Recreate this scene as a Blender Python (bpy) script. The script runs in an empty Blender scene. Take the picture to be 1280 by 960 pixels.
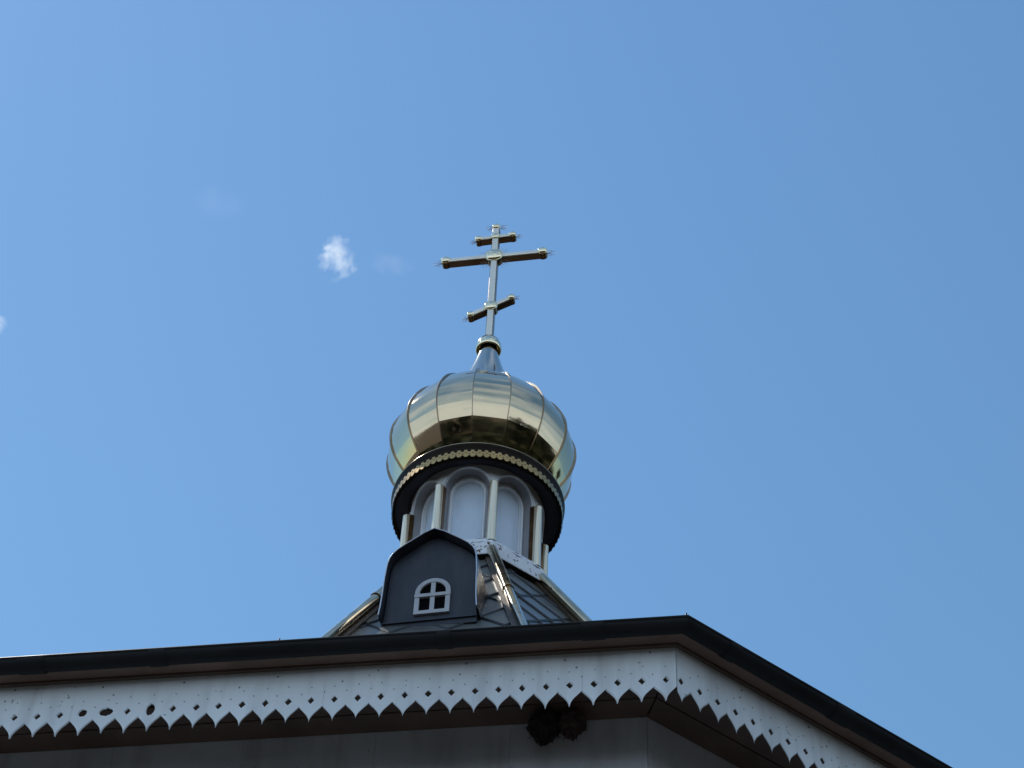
import bpy, math, random
from mathutils import Vector, Matrix, Quaternion, noise

PI = math.pi
R = math.radians
scn = bpy.context.scene
C = scn.collection

# ------------------------------------------------------------------ camera
CAM_Z = 1.6                      # eye height; the church heights below are above the eye
PITCH, ROLL = 0.8603, 0.0531
fw = Vector((0, math.cos(PITCH), math.sin(PITCH)))
rt0 = Vector((1, 0, 0))
up0 = Vector((0, -math.sin(PITCH), math.cos(PITCH)))
rt = rt0 * math.cos(ROLL) + up0 * math.sin(ROLL)
up = up0 * math.cos(ROLL) - rt0 * math.sin(ROLL)
cd = bpy.data.cameras.new('camera')
cam = bpy.data.objects.new('camera', cd)
C.objects.link(cam)
m = Matrix((rt, up, -fw)).transposed().to_4x4()
m.translation = Vector((0, 0, CAM_Z))
cam.matrix_world = m
cd.sensor_width = 36.0
cd.lens = 71.87
cd.clip_start = 0.1
cd.clip_end = 5000
scn.camera = cam

# ------------------------------------------------------------------ daylight
SUN_AZ = -122.0                  # degrees, seen from above: 0 = towards the camera side, negative = to the left
SUN_EL = 60.0
a, e = R(SUN_AZ), R(SUN_EL)
sun_dir = Vector((math.sin(a) * math.cos(e), -math.cos(a) * math.cos(e), math.sin(e)))
world = bpy.data.worlds.new('World')
scn.world = world
world.use_nodes = True
wn = world.node_tree
wn.nodes.clear()
sky = wn.nodes.new('ShaderNodeTexSky')
sky.sky_type = 'NISHITA'
sky.sun_disc = False
sky.sun_elevation = e
sky.sun_rotation = math.atan2(sun_dir.x, sun_dir.y)
sky.altitude = 0
sky.air_density = 2.1
sky.dust_density = 0.18
sky.ozone_density = 10.0
bg = wn.nodes.new('ShaderNodeBackground')
bg.inputs['Strength'].default_value = 0.15
wo = wn.nodes.new('ShaderNodeOutputWorld')
# unseen cloud added to the southern sky, to fill shade and brighten reflections
wt = wn.nodes.new('ShaderNodeTexCoord')
wsep = wn.nodes.new('ShaderNodeSeparateXYZ')
wn.links.new(wt.outputs['Generated'], wsep.inputs[0])
wns = wn.nodes.new('ShaderNodeTexNoise')
wns.inputs['Scale'].default_value = 2.6
wns.inputs['Detail'].default_value = 6
wns.inputs['Roughness'].default_value = 0.55
wmp = wn.nodes.new('ShaderNodeMapping')
wmp.inputs['Scale'].default_value = (1.0, 1.0, 3.5)
wn.links.new(wt.outputs['Generated'], wmp.inputs['Vector'])
wn.links.new(wmp.outputs[0], wns.inputs['Vector'])
wcl = wn.nodes.new('ShaderNodeMapRange')
wcl.inputs['From Min'].default_value = 0.42
wcl.inputs['From Max'].default_value = 0.85
wlo = wn.nodes.new('ShaderNodeMapRange')      # more of the added cloud low down, broken patches higher up
wlo.inputs['From Min'].default_value = 0.0
wlo.inputs['From Max'].default_value = 0.72
wlo.inputs['To Min'].default_value = 0.42
wlo.inputs['To Max'].default_value = -0.02
wn.links.new(wsep.outputs['Z'], wlo.inputs['Value'])
wad = wn.nodes.new('ShaderNodeMath')
wn.links.new(wns.outputs['Fac'], wad.inputs[0])
wn.links.new(wlo.outputs[0], wad.inputs[1])
wn.links.new(wad.outputs[0], wcl.inputs['Value'])
wsd = wn.nodes.new('ShaderNodeMapRange')
wsd.interpolation_type = 'SMOOTHSTEP'
wsd.inputs['From Min'].default_value = 0.25
wsd.inputs['From Max'].default_value = -0.25
wn.links.new(wsep.outputs['Y'], wsd.inputs['Value'])
wml = wn.nodes.new('ShaderNodeMath')
wml.operation = 'MULTIPLY'
wn.links.new(wcl.outputs[0], wml.inputs[0])
wn.links.new(wsd.outputs[0], wml.inputs[1])
wmx = wn.nodes.new('ShaderNodeMix')
wmx.data_type = 'RGBA'
wn.links.new(wml.outputs[0], wmx.inputs['Factor'])
wtint = wn.nodes.new('ShaderNodeVectorMath')   # clear, slightly cyan summer sky
wtint.operation = 'MULTIPLY'
wtint.inputs[1].default_value = (0.90, 1.0, 1.0)
wn.links.new(sky.outputs[0], wtint.inputs[0])
wn.links.new(wtint.outputs[0], wmx.inputs[6])
wmx.inputs[7].default_value = (6.6, 7.9, 9.4, 1)
wn.links.new(wmx.outputs[2], bg.inputs['Color'])
wn.links.new(bg.outputs[0], wo.inputs['Surface'])
sl = bpy.data.lights.new('sun', 'SUN')
sl.energy = 4.0
sl.angle = R(0.53)
sl.color = (1.0, 0.95, 0.87)
so = bpy.data.objects.new('sun', sl)
C.objects.link(so)
so.rotation_euler = (-sun_dir).to_track_quat('-Z', 'Y').to_euler()
so.location = (-20, 10, 40)

scn.view_settings.view_transform = 'Standard'
scn.view_settings.look = 'None'
scn.view_settings.exposure = -0.36
scn.view_settings.gamma = 1.0
scn.view_settings.use_curve_mapping = False
scn.cycles.max_bounces = 8
scn.cycles.volume_bounces = 6
scn.cycles.use_denoising = True

# ------------------------------------------------------------------ materials
def mat(name, base, rough=0.5, metal=0.0, var=0.12, vscale=6.0, bump=0.0, bscale=40.0, spec=0.5,
        spots=None, streak=None, rvar=0.0, coord='Object'):
    """Principled material with large soft colour variation, optional bump, optional sharp spots
    spots = (colour, noise scale, threshold), streak = (colour, strength, scale)"""
    mt = bpy.data.materials.new(name)
    mt.use_nodes = True
    nt = mt.node_tree
    N, L = nt.nodes, nt.links
    bs = N['Principled BSDF']
    tc = N.new('ShaderNodeTexCoord')
    bs.inputs['Roughness'].default_value = rough
    bs.inputs['Metallic'].default_value = metal
    bs.inputs['Specular IOR Level'].default_value = spec
    n1 = N.new('ShaderNodeTexNoise')
    n1.inputs['Scale'].default_value = vscale
    n1.inputs['Detail'].default_value = 5
    L.new(tc.outputs[coord], n1.inputs['Vector'])
    mr = N.new('ShaderNodeMapRange')
    mr.inputs['From Min'].default_value = 0.3
    mr.inputs['From Max'].default_value = 0.7
    mr.inputs['To Min'].default_value = 1 - var
    mr.inputs['To Max'].default_value = 1 + var
    L.new(n1.outputs['Fac'], mr.inputs['Value'])
    mx = N.new('ShaderNodeVectorMath')
    mx.operation = 'SCALE'
    mx.inputs[0].default_value = base[:3]
    L.new(mr.outputs[0], mx.inputs['Scale'])
    col = mx.outputs[0]
    if streak:
        sc = N.new('ShaderNodeMapping')
        sc.inputs['Scale'].default_value = streak[2]
        L.new(tc.outputs[coord], sc.inputs['Vector'])
        n3 = N.new('ShaderNodeTexNoise')
        n3.inputs['Scale'].default_value = 1.0
        n3.inputs['Detail'].default_value = 6
        L.new(sc.outputs[0], n3.inputs['Vector'])
        r3 = N.new('ShaderNodeMapRange')
        r3.inputs['From Min'].default_value = 0.48
        r3.inputs['From Max'].default_value = 0.75
        r3.inputs['To Max'].default_value = streak[1]
        L.new(n3.outputs['Fac'], r3.inputs['Value'])
        m3 = N.new('ShaderNodeMix')
        m3.data_type = 'RGBA'
        L.new(r3.outputs[0], m3.inputs['Factor'])
        L.new(col, m3.inputs[6])
        m3.inputs[7].default_value = (*streak[0], 1)
        col = m3.outputs[2]
    if spots:
        for scol, ssc, sth in spots:
            n2 = N.new('ShaderNodeTexNoise')
            n2.inputs['Scale'].default_value = ssc
            n2.inputs['Detail'].default_value = 4
            n2.inputs['Roughness'].default_value = 0.6
            L.new(tc.outputs[coord], n2.inputs['Vector'])
            r2 = N.new('ShaderNodeMapRange')
            r2.inputs['From Min'].default_value = sth
            r2.inputs['From Max'].default_value = sth + 0.025
            L.new(n2.outputs['Fac'], r2.inputs['Value'])
            m2 = N.new('ShaderNodeMix')
            m2.data_type = 'RGBA'
            L.new(r2.outputs[0], m2.inputs['Factor'])
            L.new(col, m2.inputs[6])
            m2.inputs[7].default_value = (*scol, 1)
            col = m2.outputs[2]
    L.new(col, bs.inputs['Base Color'])
    if rvar:
        rr = N.new('ShaderNodeMapRange')
        rr.inputs['From Min'].default_value = 0.3
        rr.inputs['From Max'].default_value = 0.7
        rr.inputs['To Min'].default_value = max(0.0, rough - rvar)
        rr.inputs['To Max'].default_value = rough + rvar
        L.new(n1.outputs['Fac'], rr.inputs['Value'])
        L.new(rr.outputs[0], bs.inputs['Roughness'])
    if bump:
        nb = N.new('ShaderNodeTexNoise')
        nb.inputs['Scale'].default_value = bscale
        nb.inputs['Detail'].default_value = 4
        L.new(tc.outputs[coord], nb.inputs['Vector'])
        bp = N.new('ShaderNodeBump')
        bp.inputs['Strength'].default_value = bump
        bp.inputs['Distance'].default_value = 0.01
        L.new(nb.outputs['Fac'], bp.inputs['Height'])
        L.new(bp.outputs[0], bs.inputs['Normal'])
    return mt

GOLD = (0.66, 0.545, 0.37)
M = dict(
    gold_dome=mat('polished_gold_sheet', GOLD, 0.075, 1.0, 0.06, 5, bump=0.07, bscale=6, rvar=0.04),
    gold=mat('polished_gold_tube', (0.92, 0.82, 0.58), 0.13, 1.0, 0.06, 9, rvar=0.05),
    gold_pale=mat('pale_gold', (1.0, 0.96, 0.83), 0.26, 0.35, 0.05, 9),
    gold_old=mat('weathered_gold_tube', (0.52, 0.44, 0.30), 0.13, 1.0, 0.2, 8, bump=0.05, bscale=10, rvar=0.05,
                 spots=[((0.10, 0.06, 0.035), 14, 0.66)]),
    bronze=mat('dark_bronze', (0.26, 0.18, 0.12), 0.28, 0.9, 0.2, 9, rvar=0.08),
    column=mat('pale_gold_column', (0.98, 0.86, 0.64), 0.20, 0.55, 0.05, 4),
    soffit_metal=mat('grey_blue_soffit', (0.045, 0.047, 0.062), 0.6, 0.0, 0.1, 5, spec=0.2),
    rim_glint=mat('edge_glint', (0.55, 0.58, 0.63), 0.28, 0.9, 0.1, 8),
    neck=mat('grey_neck_sheet', (0.50, 0.48, 0.42), 0.09, 1.0, 0.05, 4),
    flange=mat('brown_flashing', (0.085, 0.060, 0.038), 0.4, 0.5, 0.3, 9),
    backing=mat('brown_backing_strip', (0.20, 0.115, 0.055), 0.25, 0.8, 0.35, 12, bump=0.15, bscale=20),
    lace_gold=mat('gold_lace_metal', (0.52, 0.34, 0.14), 0.34, 0.9, 0.10, 12),
    wire=mat('pale_wire', (0.50, 0.42, 0.38), 0.6, 0.3, 0.1, 20),
    dark_metal=mat('dark_brown_metal', (0.016, 0.011, 0.008), 0.4, 0.3, 0.3, 7, bump=0.05, spec=0.12),
    white=mat('white_drum_paint', (0.85, 0.91, 0.96), 0.38, 0.0, 0.05, 5, bump=0.04, bscale=60,
              streak=((0.42, 0.41, 0.40), 0.35, (14, 14, 3))),
    panel=mat('bluish_white_panel', (0.70, 0.83, 0.98), 0.2, 0.0, 0.05, 4,
              streak=((0.50, 0.54, 0.62), 0.4, (9, 9, 2))),
    rusty=mat('rusty_white_paint', (0.84, 0.88, 0.93), 0.5, 0.0, 0.08, 7, bump=0.25, bscale=45,
              spots=[((0.12, 0.055, 0.03), 17, 0.60), ((0.035, 0.022, 0.018), 32, 0.63)]),
    tile=mat('grey_tin_shingle', (0.165, 0.175, 0.165), 0.36, 0.3, 0.14, 5, bump=0.05, bscale=30, rvar=0.08,
             streak=((0.10, 0.10, 0.10), 0.5, (6, 6, 2.5))),
    lap=mat('shaded_lap_edge', (0.045, 0.048, 0.055), 0.5, 0.3, 0.2, 8),
    dormer=mat('slate_blue_sheet_metal', (0.019, 0.025, 0.038), 0.45, 0.1, 0.12, 4, bump=0.06, bscale=9,
               streak=((0.10, 0.105, 0.115), 0.35, (10, 10, 2))),
    hood=mat('dark_hood_metal', (0.045, 0.052, 0.070), 0.36, 0.3, 0.15, 6, bump=0.05),
    frame=mat('window_frame_paint', (0.50, 0.52, 0.56), 0.5, 0.0, 0.08, 14, streak=((0.3, 0.3, 0.3), 0.4, (30, 30, 8))),
    glass=mat('dark_window_glass', (0.003, 0.003, 0.003), 0.3, 0.0, 0.1, 5, spec=0.02),
    gutter=mat('dark_gutter_metal', (0.020, 0.022, 0.024), 0.5, 0.0, 0.2, 5, bump=0.05, rvar=0.1, spec=0.12),
    roof=mat('dark_roof_sheet', (0.060, 0.036, 0.026), 0.7, 0.2, 0.15, 3),
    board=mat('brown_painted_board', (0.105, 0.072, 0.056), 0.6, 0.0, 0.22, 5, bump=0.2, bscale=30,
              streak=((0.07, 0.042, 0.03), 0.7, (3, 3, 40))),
    board_light=mat('lightened_board', (0.19, 0.122, 0.092), 0.6, 0.0, 0.22, 5, bump=0.2, bscale=30,
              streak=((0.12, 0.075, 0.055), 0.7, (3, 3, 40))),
    reveal=mat('grey_reveal', (0.36, 0.37, 0.40), 0.5, 0.0, 0.1, 8),  # niche reveals in a darker grey than the rest of the drum
    seam=mat('dark_seam_metal', (0.36, 0.29, 0.21), 0.25, 1.0, 0.1, 8),
    valance=mat('grey_white_valance_paint', (0.84, 0.92, 0.97), 0.5, 0.0, 0.06, 3, bump=0.10, bscale=50,
                streak=((0.33, 0.35, 0.36), 0.40, (12, 12, 2.0)),
                spots=[((0.36, 0.38, 0.40), 26, 0.69), ((0.06, 0.05, 0.045), 34, 0.755)]),
    wall=mat('weathered_white_wall', (0.56, 0.59, 0.62), 0.7, 0.0, 0.10, 2.5, bump=0.15, bscale=30,
             streak=((0.25, 0.25, 0.24), 0.5, (10, 10, 1.5)), spots=[((0.10, 0.09, 0.08), 13, 0.735)]),
    nail=mat('nail_head', (0.30, 0.32, 0.34), 0.5, 0.5),
    nest_black=mat('black_nest_mud', (0.012, 0.010, 0.010), 0.95, 0.0, 0.4, 30, bump=0.8, bscale=60),
    nest_brown=mat('brown_nest_mud', (0.050, 0.030, 0.024), 0.95, 0.0, 0.4, 30, bump=0.8, bscale=60),
    soil=mat('dry_soil', (0.058, 0.040, 0.021), 0.9, 0.0, 0.35, 0.4, bump=0.5, bscale=8),  # bare dry soil, browned for the dome's reflections
    bounce_paving=mat('bounce_gravel', (0.13, 0.13, 0.13), 0.9, 0.0, 0.2, 2.0, bump=0.5, bscale=30),
    leaf=mat('unseen_foliage', (0.026, 0.030, 0.013), 0.8, 0.0, 0.4, 0.6),
    brown_dark=mat('dark_underside', (0.02, 0.016, 0.014), 0.9),
)

# ------------------------------------------------------------------ mesh helpers
def edge_rust(mt, z0, width, colour):
    """rust that eats in from an edge at object height z0, broken up by noise"""
    nt = mt.node_tree
    N, L = nt.nodes, nt.links
    bs = N['Principled BSDF']
    src = bs.inputs['Base Color'].links[0].from_socket
    tc = N.new('ShaderNodeTexCoord')
    sp = N.new('ShaderNodeSeparateXYZ')
    L.new(tc.outputs['Object'], sp.inputs[0])
    d = N.new('ShaderNodeMath'); d.operation = 'SUBTRACT'; d.inputs[1].default_value = z0
    L.new(sp.outputs['Z'], d.inputs[0])
    ab = N.new('ShaderNodeMath'); ab.operation = 'ABSOLUTE'
    L.new(d.outputs[0], ab.inputs[0])
    ns = N.new('ShaderNodeTexNoise'); ns.inputs['Scale'].default_value = 11; ns.inputs['Detail'].default_value = 6
    L.new(tc.outputs['Object'], ns.inputs['Vector'])
    k = N.new('ShaderNodeMapRange'); k.inputs['From Min'].default_value = 0.43; k.inputs['From Max'].default_value = 0.72; k.inputs['To Max'].default_value = width
    L.new(ns.outputs['Fac'], k.inputs['Value'])
    lt = N.new('ShaderNodeMath'); lt.operation = 'LESS_THAN'
    L.new(ab.outputs[0], lt.inputs[0]); L.new(k.outputs[0], lt.inputs[1])
    mx = N.new('ShaderNodeMix'); mx.data_type = 'RGBA'
    L.new(lt.outputs[0], mx.inputs['Factor']); L.new(src, mx.inputs[6]); mx.inputs[7].default_value = (*colour, 1)
    L.new(mx.outputs[2], bs.inputs['Base Color'])
edge_rust(M['rusty'], 9.424 + CAM_Z, 0.022, (0.085, 0.042, 0.026))
edge_rust(M['rusty'], 9.515 + CAM_Z, 0.014, (0.030, 0.020, 0.016))

class MB:
    """collects vertices and faces, then links them as ONE mesh object"""
    def __init__(s):
        s.v, s.f, s.sm, s.mi = [], [], [], []
    def add(s, vs, fs, smooth=False, mi=0):
        o = len(s.v)
        s.v += [tuple(p) for p in vs]
        for f in fs:
            s.f.append([o + i for i in f])
            s.sm.append(smooth)
            s.mi.append(mi)
    def box(s, org, ax, ay, az_, mi=0):
        """box from corner org along three edge vectors"""
        o, x, y, z = Vector(org), Vector(ax), Vector(ay), Vector(az_)
        vs = [o, o + x, o + x + y, o + y, o + z, o + x + z, o + x + y + z, o + y + z]
        s.add(vs, [(0, 3, 2, 1), (4, 5, 6, 7), (0, 1, 5, 4), (1, 2, 6, 5), (2, 3, 7, 6), (3, 0, 4, 7)], mi=mi)
    def tube(s, pts, rad, n=10, closed=False, cap=True, smooth=True):
        pts = [Vector(p) for p in pts]
        k = len(pts)
        rads = rad if isinstance(rad, (list, tuple)) else [rad] * k
        vs = []
        ref = None
        for i, p in enumerate(pts):
            if closed:
                d = pts[(i + 1) % k] - pts[i - 1]
            else:
                d = pts[min(i + 1, k - 1)] - pts[max(i - 1, 0)]
            d.normalize()
            if ref is None:
                ref = Vector((0, 0, 1)) if abs(d.z) < 0.9 else Vector((1, 0, 0))
            x = ref - d * ref.dot(d)
            x.normalize()
            ref = x
            y = d.cross(x)
            for j in range(n):
                t = 2 * PI * j / n
                vs.append(p + (x * math.cos(t) + y * math.sin(t)) * rads[i])
        fs = []
        for i in range(k if closed else k - 1):
            for j in range(n):
                a0, b0 = i * n + j, i * n + (j + 1) % n
                a1, b1 = ((i + 1) % k) * n + j, ((i + 1) % k) * n + (j + 1) % n
                fs.append((a0, b0, b1, a1))
        s.add(vs, fs, smooth)
        if cap and not closed:
            s.add(vs[:n], [tuple(range(n))[::-1]])
            s.add(vs[-n:], [tuple(range(n))])
    def lathe(s, prof, n=64, smooth=True, mi=0):
        vs = []
        for r_, z_ in prof:
            for j in range(n):
                t = 2 * PI * j / n
                vs.append((r_ * math.sin(t), -r_ * math.cos(t), z_))
        fs = []
        for i in range(len(prof) - 1):
            for j in range(n):
                fs.append((i * n + j, i * n + (j + 1) % n, (i + 1) * n + (j + 1) % n, (i + 1) * n + j))
        s.add(vs, fs, smooth, mi)
    def build(s, name, material, parent=None, lift=0.0):
        me = bpy.data.meshes.new(name)
        me.from_pydata([(x, y, z + lift) for x, y, z in s.v], [], s.f)
        mats = material if isinstance(material, (list, tuple)) else [material]
        for mm in mats:
            me.materials.append(mm)
        me.polygons.foreach_set('use_smooth', s.sm)
        me.polygons.foreach_set('material_index', s.mi)
        me.update()
        o = bpy.data.objects.new(name, me)
        C.objects.link(o)
        if parent:
            o.parent = parent
        return o

def tag(o, label=None, cat=None, group=None, kind=None):
    if label: o['label'] = label
    if cat: o['category'] = cat
    if group: o['group'] = group
    if kind: o['kind'] = kind
    return o

def copy_part(o, rotz, parent):
    c = o.copy()
    C.objects.link(c)
    c.parent = parent
    c.rotation_euler = (0, 0, rotz)
    return c

def azd(a_, r_=1.0, z_=0.0):
    return Vector((r_ * math.sin(a_), -r_ * math.cos(a_), z_))

PHI = 0.2246                    # azimuth of the front right corner of the octagon
N8 = PI / 8
RI = math.cos(N8)
N1, N2 = PHI - N8, PHI + N8     # normals of the two faces in view
rng = random.Random(7)

def face_pt(az, t, d, z):
    """point on an octagon face: t to the right along it, d out from the axis"""
    return azd(az, d, z) + Vector((math.cos(az), math.sin(az), 0)) * t

def oct_ring(rad, z):
    return [azd(PHI + k * PI / 4, rad, z) for k in range(8)]

def oct_sweep(mb, prof, smooth=False):
    """sweep a (circumradius, z) profile round the octagon with mitred corners, flat along each face"""
    for k in range(8):
        a0, a1 = PHI + k * PI / 4, PHI + (k + 1) * PI / 4
        vs, fs = [], []
        for r_, z_ in prof:
            vs += [azd(a0, r_, z_), azd(a1, r_, z_)]
        for i in range(len(prof) - 1):
            fs.append((2 * i, 2 * i + 1, 2 * i + 3, 2 * i + 2))
        mb.add(vs, fs, smooth)

# ------------------------------------------------------------------ setting: ground, added gravel, unseen trees
g = MB()
g.add([(-900, -900, 0), (900, -900, 0), (900, 900, 0), (-900, 900, 0)], [(0, 1, 2, 3)])
tag(g.build('ground', M['soil']), kind='structure')
g = MB()  # unseen gravel ring, added to bounce light up to the wall
n = 48
g.add([(-0.19 + 9 * math.cos(2 * PI * i / n), 8.6 + 10.4 * math.sin(2 * PI * i / n), 0.004) for i in range(n)], [tuple(range(n))])
tag(g.build('bounce_path', M['bounce_paving']), kind='structure')

tl = MB()  # unseen wood, added to darken reflections and cover the low sky
for i in range(330):
    ang = 2 * PI * i / 330 + rng.uniform(-.02, .02)
    dist = rng.uniform(17, 24) if i % 3 else rng.uniform(24, 48)
    hgt = rng.uniform(4.2, 7.0) if i % 3 else rng.uniform(6, 8.5)
    ang_ = (ang + PI) % (2 * PI) - PI
    if R(40) < ang_ < R(150): hgt = hgt * 1.9 + 2
    elif -R(70) < ang_ < R(30): hgt *= 0.8
    cx, cy = dist * math.sin(ang), 10 - dist * math.cos(ang)
    wid = rng.uniform(1.6, 2.8)
    for j in range(90):
        u = rng.random() ** 0.8
        ph = rng.uniform(0, 2 * PI)
        zz = hgt * u
        rr = wid * math.sqrt(max(0.05, 1 - (abs(u - .45) / .58) ** 2)) * rng.uniform(.5, 1)
        p = Vector((cx + rr * math.cos(ph), cy + rr * math.sin(ph), zz))
        s_ = rng.uniform(.4, .9)
        q = Matrix.Rotation(rng.uniform(0, 6), 3, 'Z') @ Matrix.Rotation(rng.uniform(0, 3), 3, 'X')
        tl.add([p + q @ Vector(c) * s_ for c in ((-1, -.6, 0), (1, -.6, 0), (.7, .7, 0.2), (-.7, .7, -.2))], [(0, 1, 2, 3)])
tag(tl.build('unseen_wood', M['leaf']), kind='stuff')

# ------------------------------------------------------------------ the church
church = bpy.data.objects.new('church', None)
C.objects.link(church)
church.location = (-0.1932, 10.0, 0)
tag(church, 'octagonal wooden church with scalloped white eaves and a gold onion dome under a cross', 'church')
Z = CAM_Z

RE, ZE = 4.1944, 5.528          # outer lip of the gutter
RV = 4.0345                     # valance corner
INV = RV * RI
RW = 3.65                       # wall corner
INW = RW * RI
ZS = 5.45                       # soffit

# walls: eight sheets of boarding with a seam at each corner
w = MB()
for k in range(8):
    az = PHI + N8 + k * PI / 4
    hw = RW * math.sin(N8)
    nb = 5
    xs = [-hw + 2 * hw * i / nb for i in range(nb + 1)]
    for i in range(nb):
        x0, x1 = xs[i] + (0.0006 if i else 0.0), xs[i + 1] - (0.0006 if i < nb - 1 else 0.0)
        w.box(face_pt(az, x0, INW - 0.03, -CAM_Z), face_pt(az, x1, 0, 0) - face_pt(az, x0, 0, 0), azd(az, 0.03), (0, 0, CAM_Z + ZS + 0.10))
w.build('wall', M['wall'], church, Z)

# corner boards of the wall
for k in (0, 1, 7):
    cb = MB()
    az = PHI + k * PI / 4
    p0 = azd(az, RW)
    for sgn in (-1, 1):
        fa = az + sgn * N8
        tv = Vector((math.cos(fa), math.sin(fa), 0)) * sgn
        nv = azd(fa)
        cb.box(p0 + nv * 0.0 + Vector((0, 0, -CAM_Z)), tv * 0.02, nv * 0.006, (0, 0, CAM_Z + ZS - 0.01))
    cb.build('corner_strip', M['wall'], church, Z)

# boarded soffit under the eaves, gaps between the planks
sf = MB()
edges = [INW + 0.003, INW + 0.115, INW + 0.121, INW + 0.232, INW + 0.238, INV - 0.026]
for k in range(8):
    az = PHI + N8 + k * PI / 4
    for j in range(0, 6, 2):
        d0, d1 = edges[j], edges[j + 1]
        t0, t1 = d0 * math.tan(N8) - 0.004, d1 * math.tan(N8) - 0.004
        runs = [(-1, 1)]
        if j == 4 and k == 7:
            runs = [(-1, -0.52), (-0.30, 1)]
        for ra, rb in runs:
            vs = []
            for zz in (ZS + 0.002 * (j // 2), ZS + 0.022):
                vs += [face_pt(az, t0 * ra, d0, zz), face_pt(az, t0 * rb, d0, zz), face_pt(az, t1 * rb, d1, zz), face_pt(az, t1 * ra, d1, zz)]
            sf.add(vs, [(0, 3, 2, 1), (4, 5, 6, 7), (0, 1, 5, 4), (1, 2, 6, 5), (2, 3, 7, 6), (3, 0, 4, 7)])
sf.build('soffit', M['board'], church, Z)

# brown board between the valance and the gutter
bb = MB()
oct_sweep(bb, [(RV - 0.03, ZE + 0.096), (RV - 0.03, ZE - 0.017), (RV + 0.088, ZE - 0.022), (RV + 0.088, ZE + 0.015), (RV - 0.03, ZE + 0.096)])
bb.build('fascia_board', M['board_light'], church, Z)  # board colour lightened to make up for the dim light here
# thin lath that covers the joint of board and valance
bb = MB()
oct_sweep(bb, [(RV + 0.003, ZE - 0.0185), (RV + 0.003, ZE - 0.03), (RV + 0.020, ZE - 0.028), (RV + 0.022, ZE - 0.0195)])
bb.build('lath', M['board'], church, Z)

# fretwork valance: one pierced board per face
PITCHV = 0.0945
def make_valance(az, holes=None):
    holes = holes or {}
    mb = MB()
    hw = INV * math.tan(N8) - 0.0012
    zt, zn, ztip, zd = ZE - 0.010, 5.309, 5.229, 5.336
    s0 = hw - 0.0405 - 0.5 * PITCHV           # a notch near the right end
    ncol = 14
    cells = range(-34, 2)
    for c in cells:
        left = s0 + c * PITCHV
        dz_tip = rng.uniform(-0.004, 0.004)
        dx = rng.uniform(-0.0015, 0.0015)
        hole = holes.get(round((left + PITCHV / 2 - s0) / PITCHV - 0.5))
        hx, hz = 0.0150 + rng.uniform(-.001, .001), 0.0195 + rng.uniform(-.001, .001)
        us = [0.5 - 0.5 * math.cos(PI * i / ncol) * (1 - 0.0 * i) for i in range(ncol + 1)]
        us = [u * .5 for u in us] + [.5 + u * .5 for u in us]
        uh = hx / PITCHV
        us += [0.5 - uh, 0.5 + uh]
        if hole:
            us += [0.5 + (hole[0] + hole[1] * math.cos(q)) / PITCHV for q in [PI * i / 8 for i in range(9)]]
        us = sorted(set(round(u, 5) for u in us if 0 <= u <= 1))
        def bottom(u):
            t = 1 - abs(2 * u - 1)
            d_ = 0.55 * (1 - math.sqrt(max(0.0, 1 - t))) + 0.45 * (0.5 - math.sin(math.asin(max(-1, min(1, 1 - 2 * t))) / 3))
            return zn + (ztip + dz_tip - zn) * d_
        def hole_at(u):
            s_ = (u - 0.5) * PITCHV
            if hole:
                q = (s_ - hole[0]) / hole[1]
                if abs(q) >= 1: return None
                h = math.sqrt(1 - q * q) * hole[2] * (1 + 0.25 * noise.noise(Vector((s_ * 130, hole[3], 1.7))))
                return (zd + hole[4] - h, zd + hole[4] + h * (1 + 0.3 * noise.noise(Vector((s_ * 150, 4.1, hole[3])))))
            q = abs(s_ - dx) / hx
            if q >= 1: return None
            return (zd - hz * (1 - q), zd + hz * (1 - q))
        for u0, u1 in zip(us[:-1], us[1:]):
            x0, x1 = left + u0 * PITCHV, left + u1 * PITCHV
            if x1 < -hw or x0 > hw: continue
            x0, x1 = max(x0, -hw), min(x1, hw)
            if u0 == 0 and (c + 3) % 11 == 0: x0 += 0.0012
            h0, h1 = hole_at(u0), hole_at(u1)
            if h0 is None and h1 is None:
                strips = [((bottom(u0), zt), (bottom(u1), zt))]
            else:
                mid = zd + (hole[4] if hole else 0)
                h0 = h0 or (mid, mid)
                h1 = h1 or (mid, mid)
                strips = [((bottom(u0), h0[0]), (bottom(u1), h1[0])), ((h0[1], zt), (h1[1], zt))]
            for (b0, t0), (b1, t1) in strips:
                F = [face_pt(az, x0, INV, b0), face_pt(az, x1, INV, b1), face_pt(az, x1, INV, t1), face_pt(az, x0, INV, t0)]
                B = [face_pt(az, x0 * .996, INV - 0.006, b0), face_pt(az, x1 * .996, INV - 0.006, b1), face_pt(az, x1 * .996, INV - 0.006, t1), face_pt(az, x0 * .996, INV - 0.006, t0)]
                mb.add(F + B, [(0, 1, 2, 3), (7, 6, 5, 4), (0, 4, 5, 1), (3, 2, 6, 7)])
    # end caps and nails
    for sgn in (-1, 1):
        x = hw * sgn
        mb.add([face_pt(az, x, INV, zn), face_pt(az, x * .996, INV - .006, zn), face_pt(az, x * .996, INV - .006, zt), face_pt(az, x, INV, zt)], [(0, 1, 2, 3)])
    return mb, hw, s0
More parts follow.
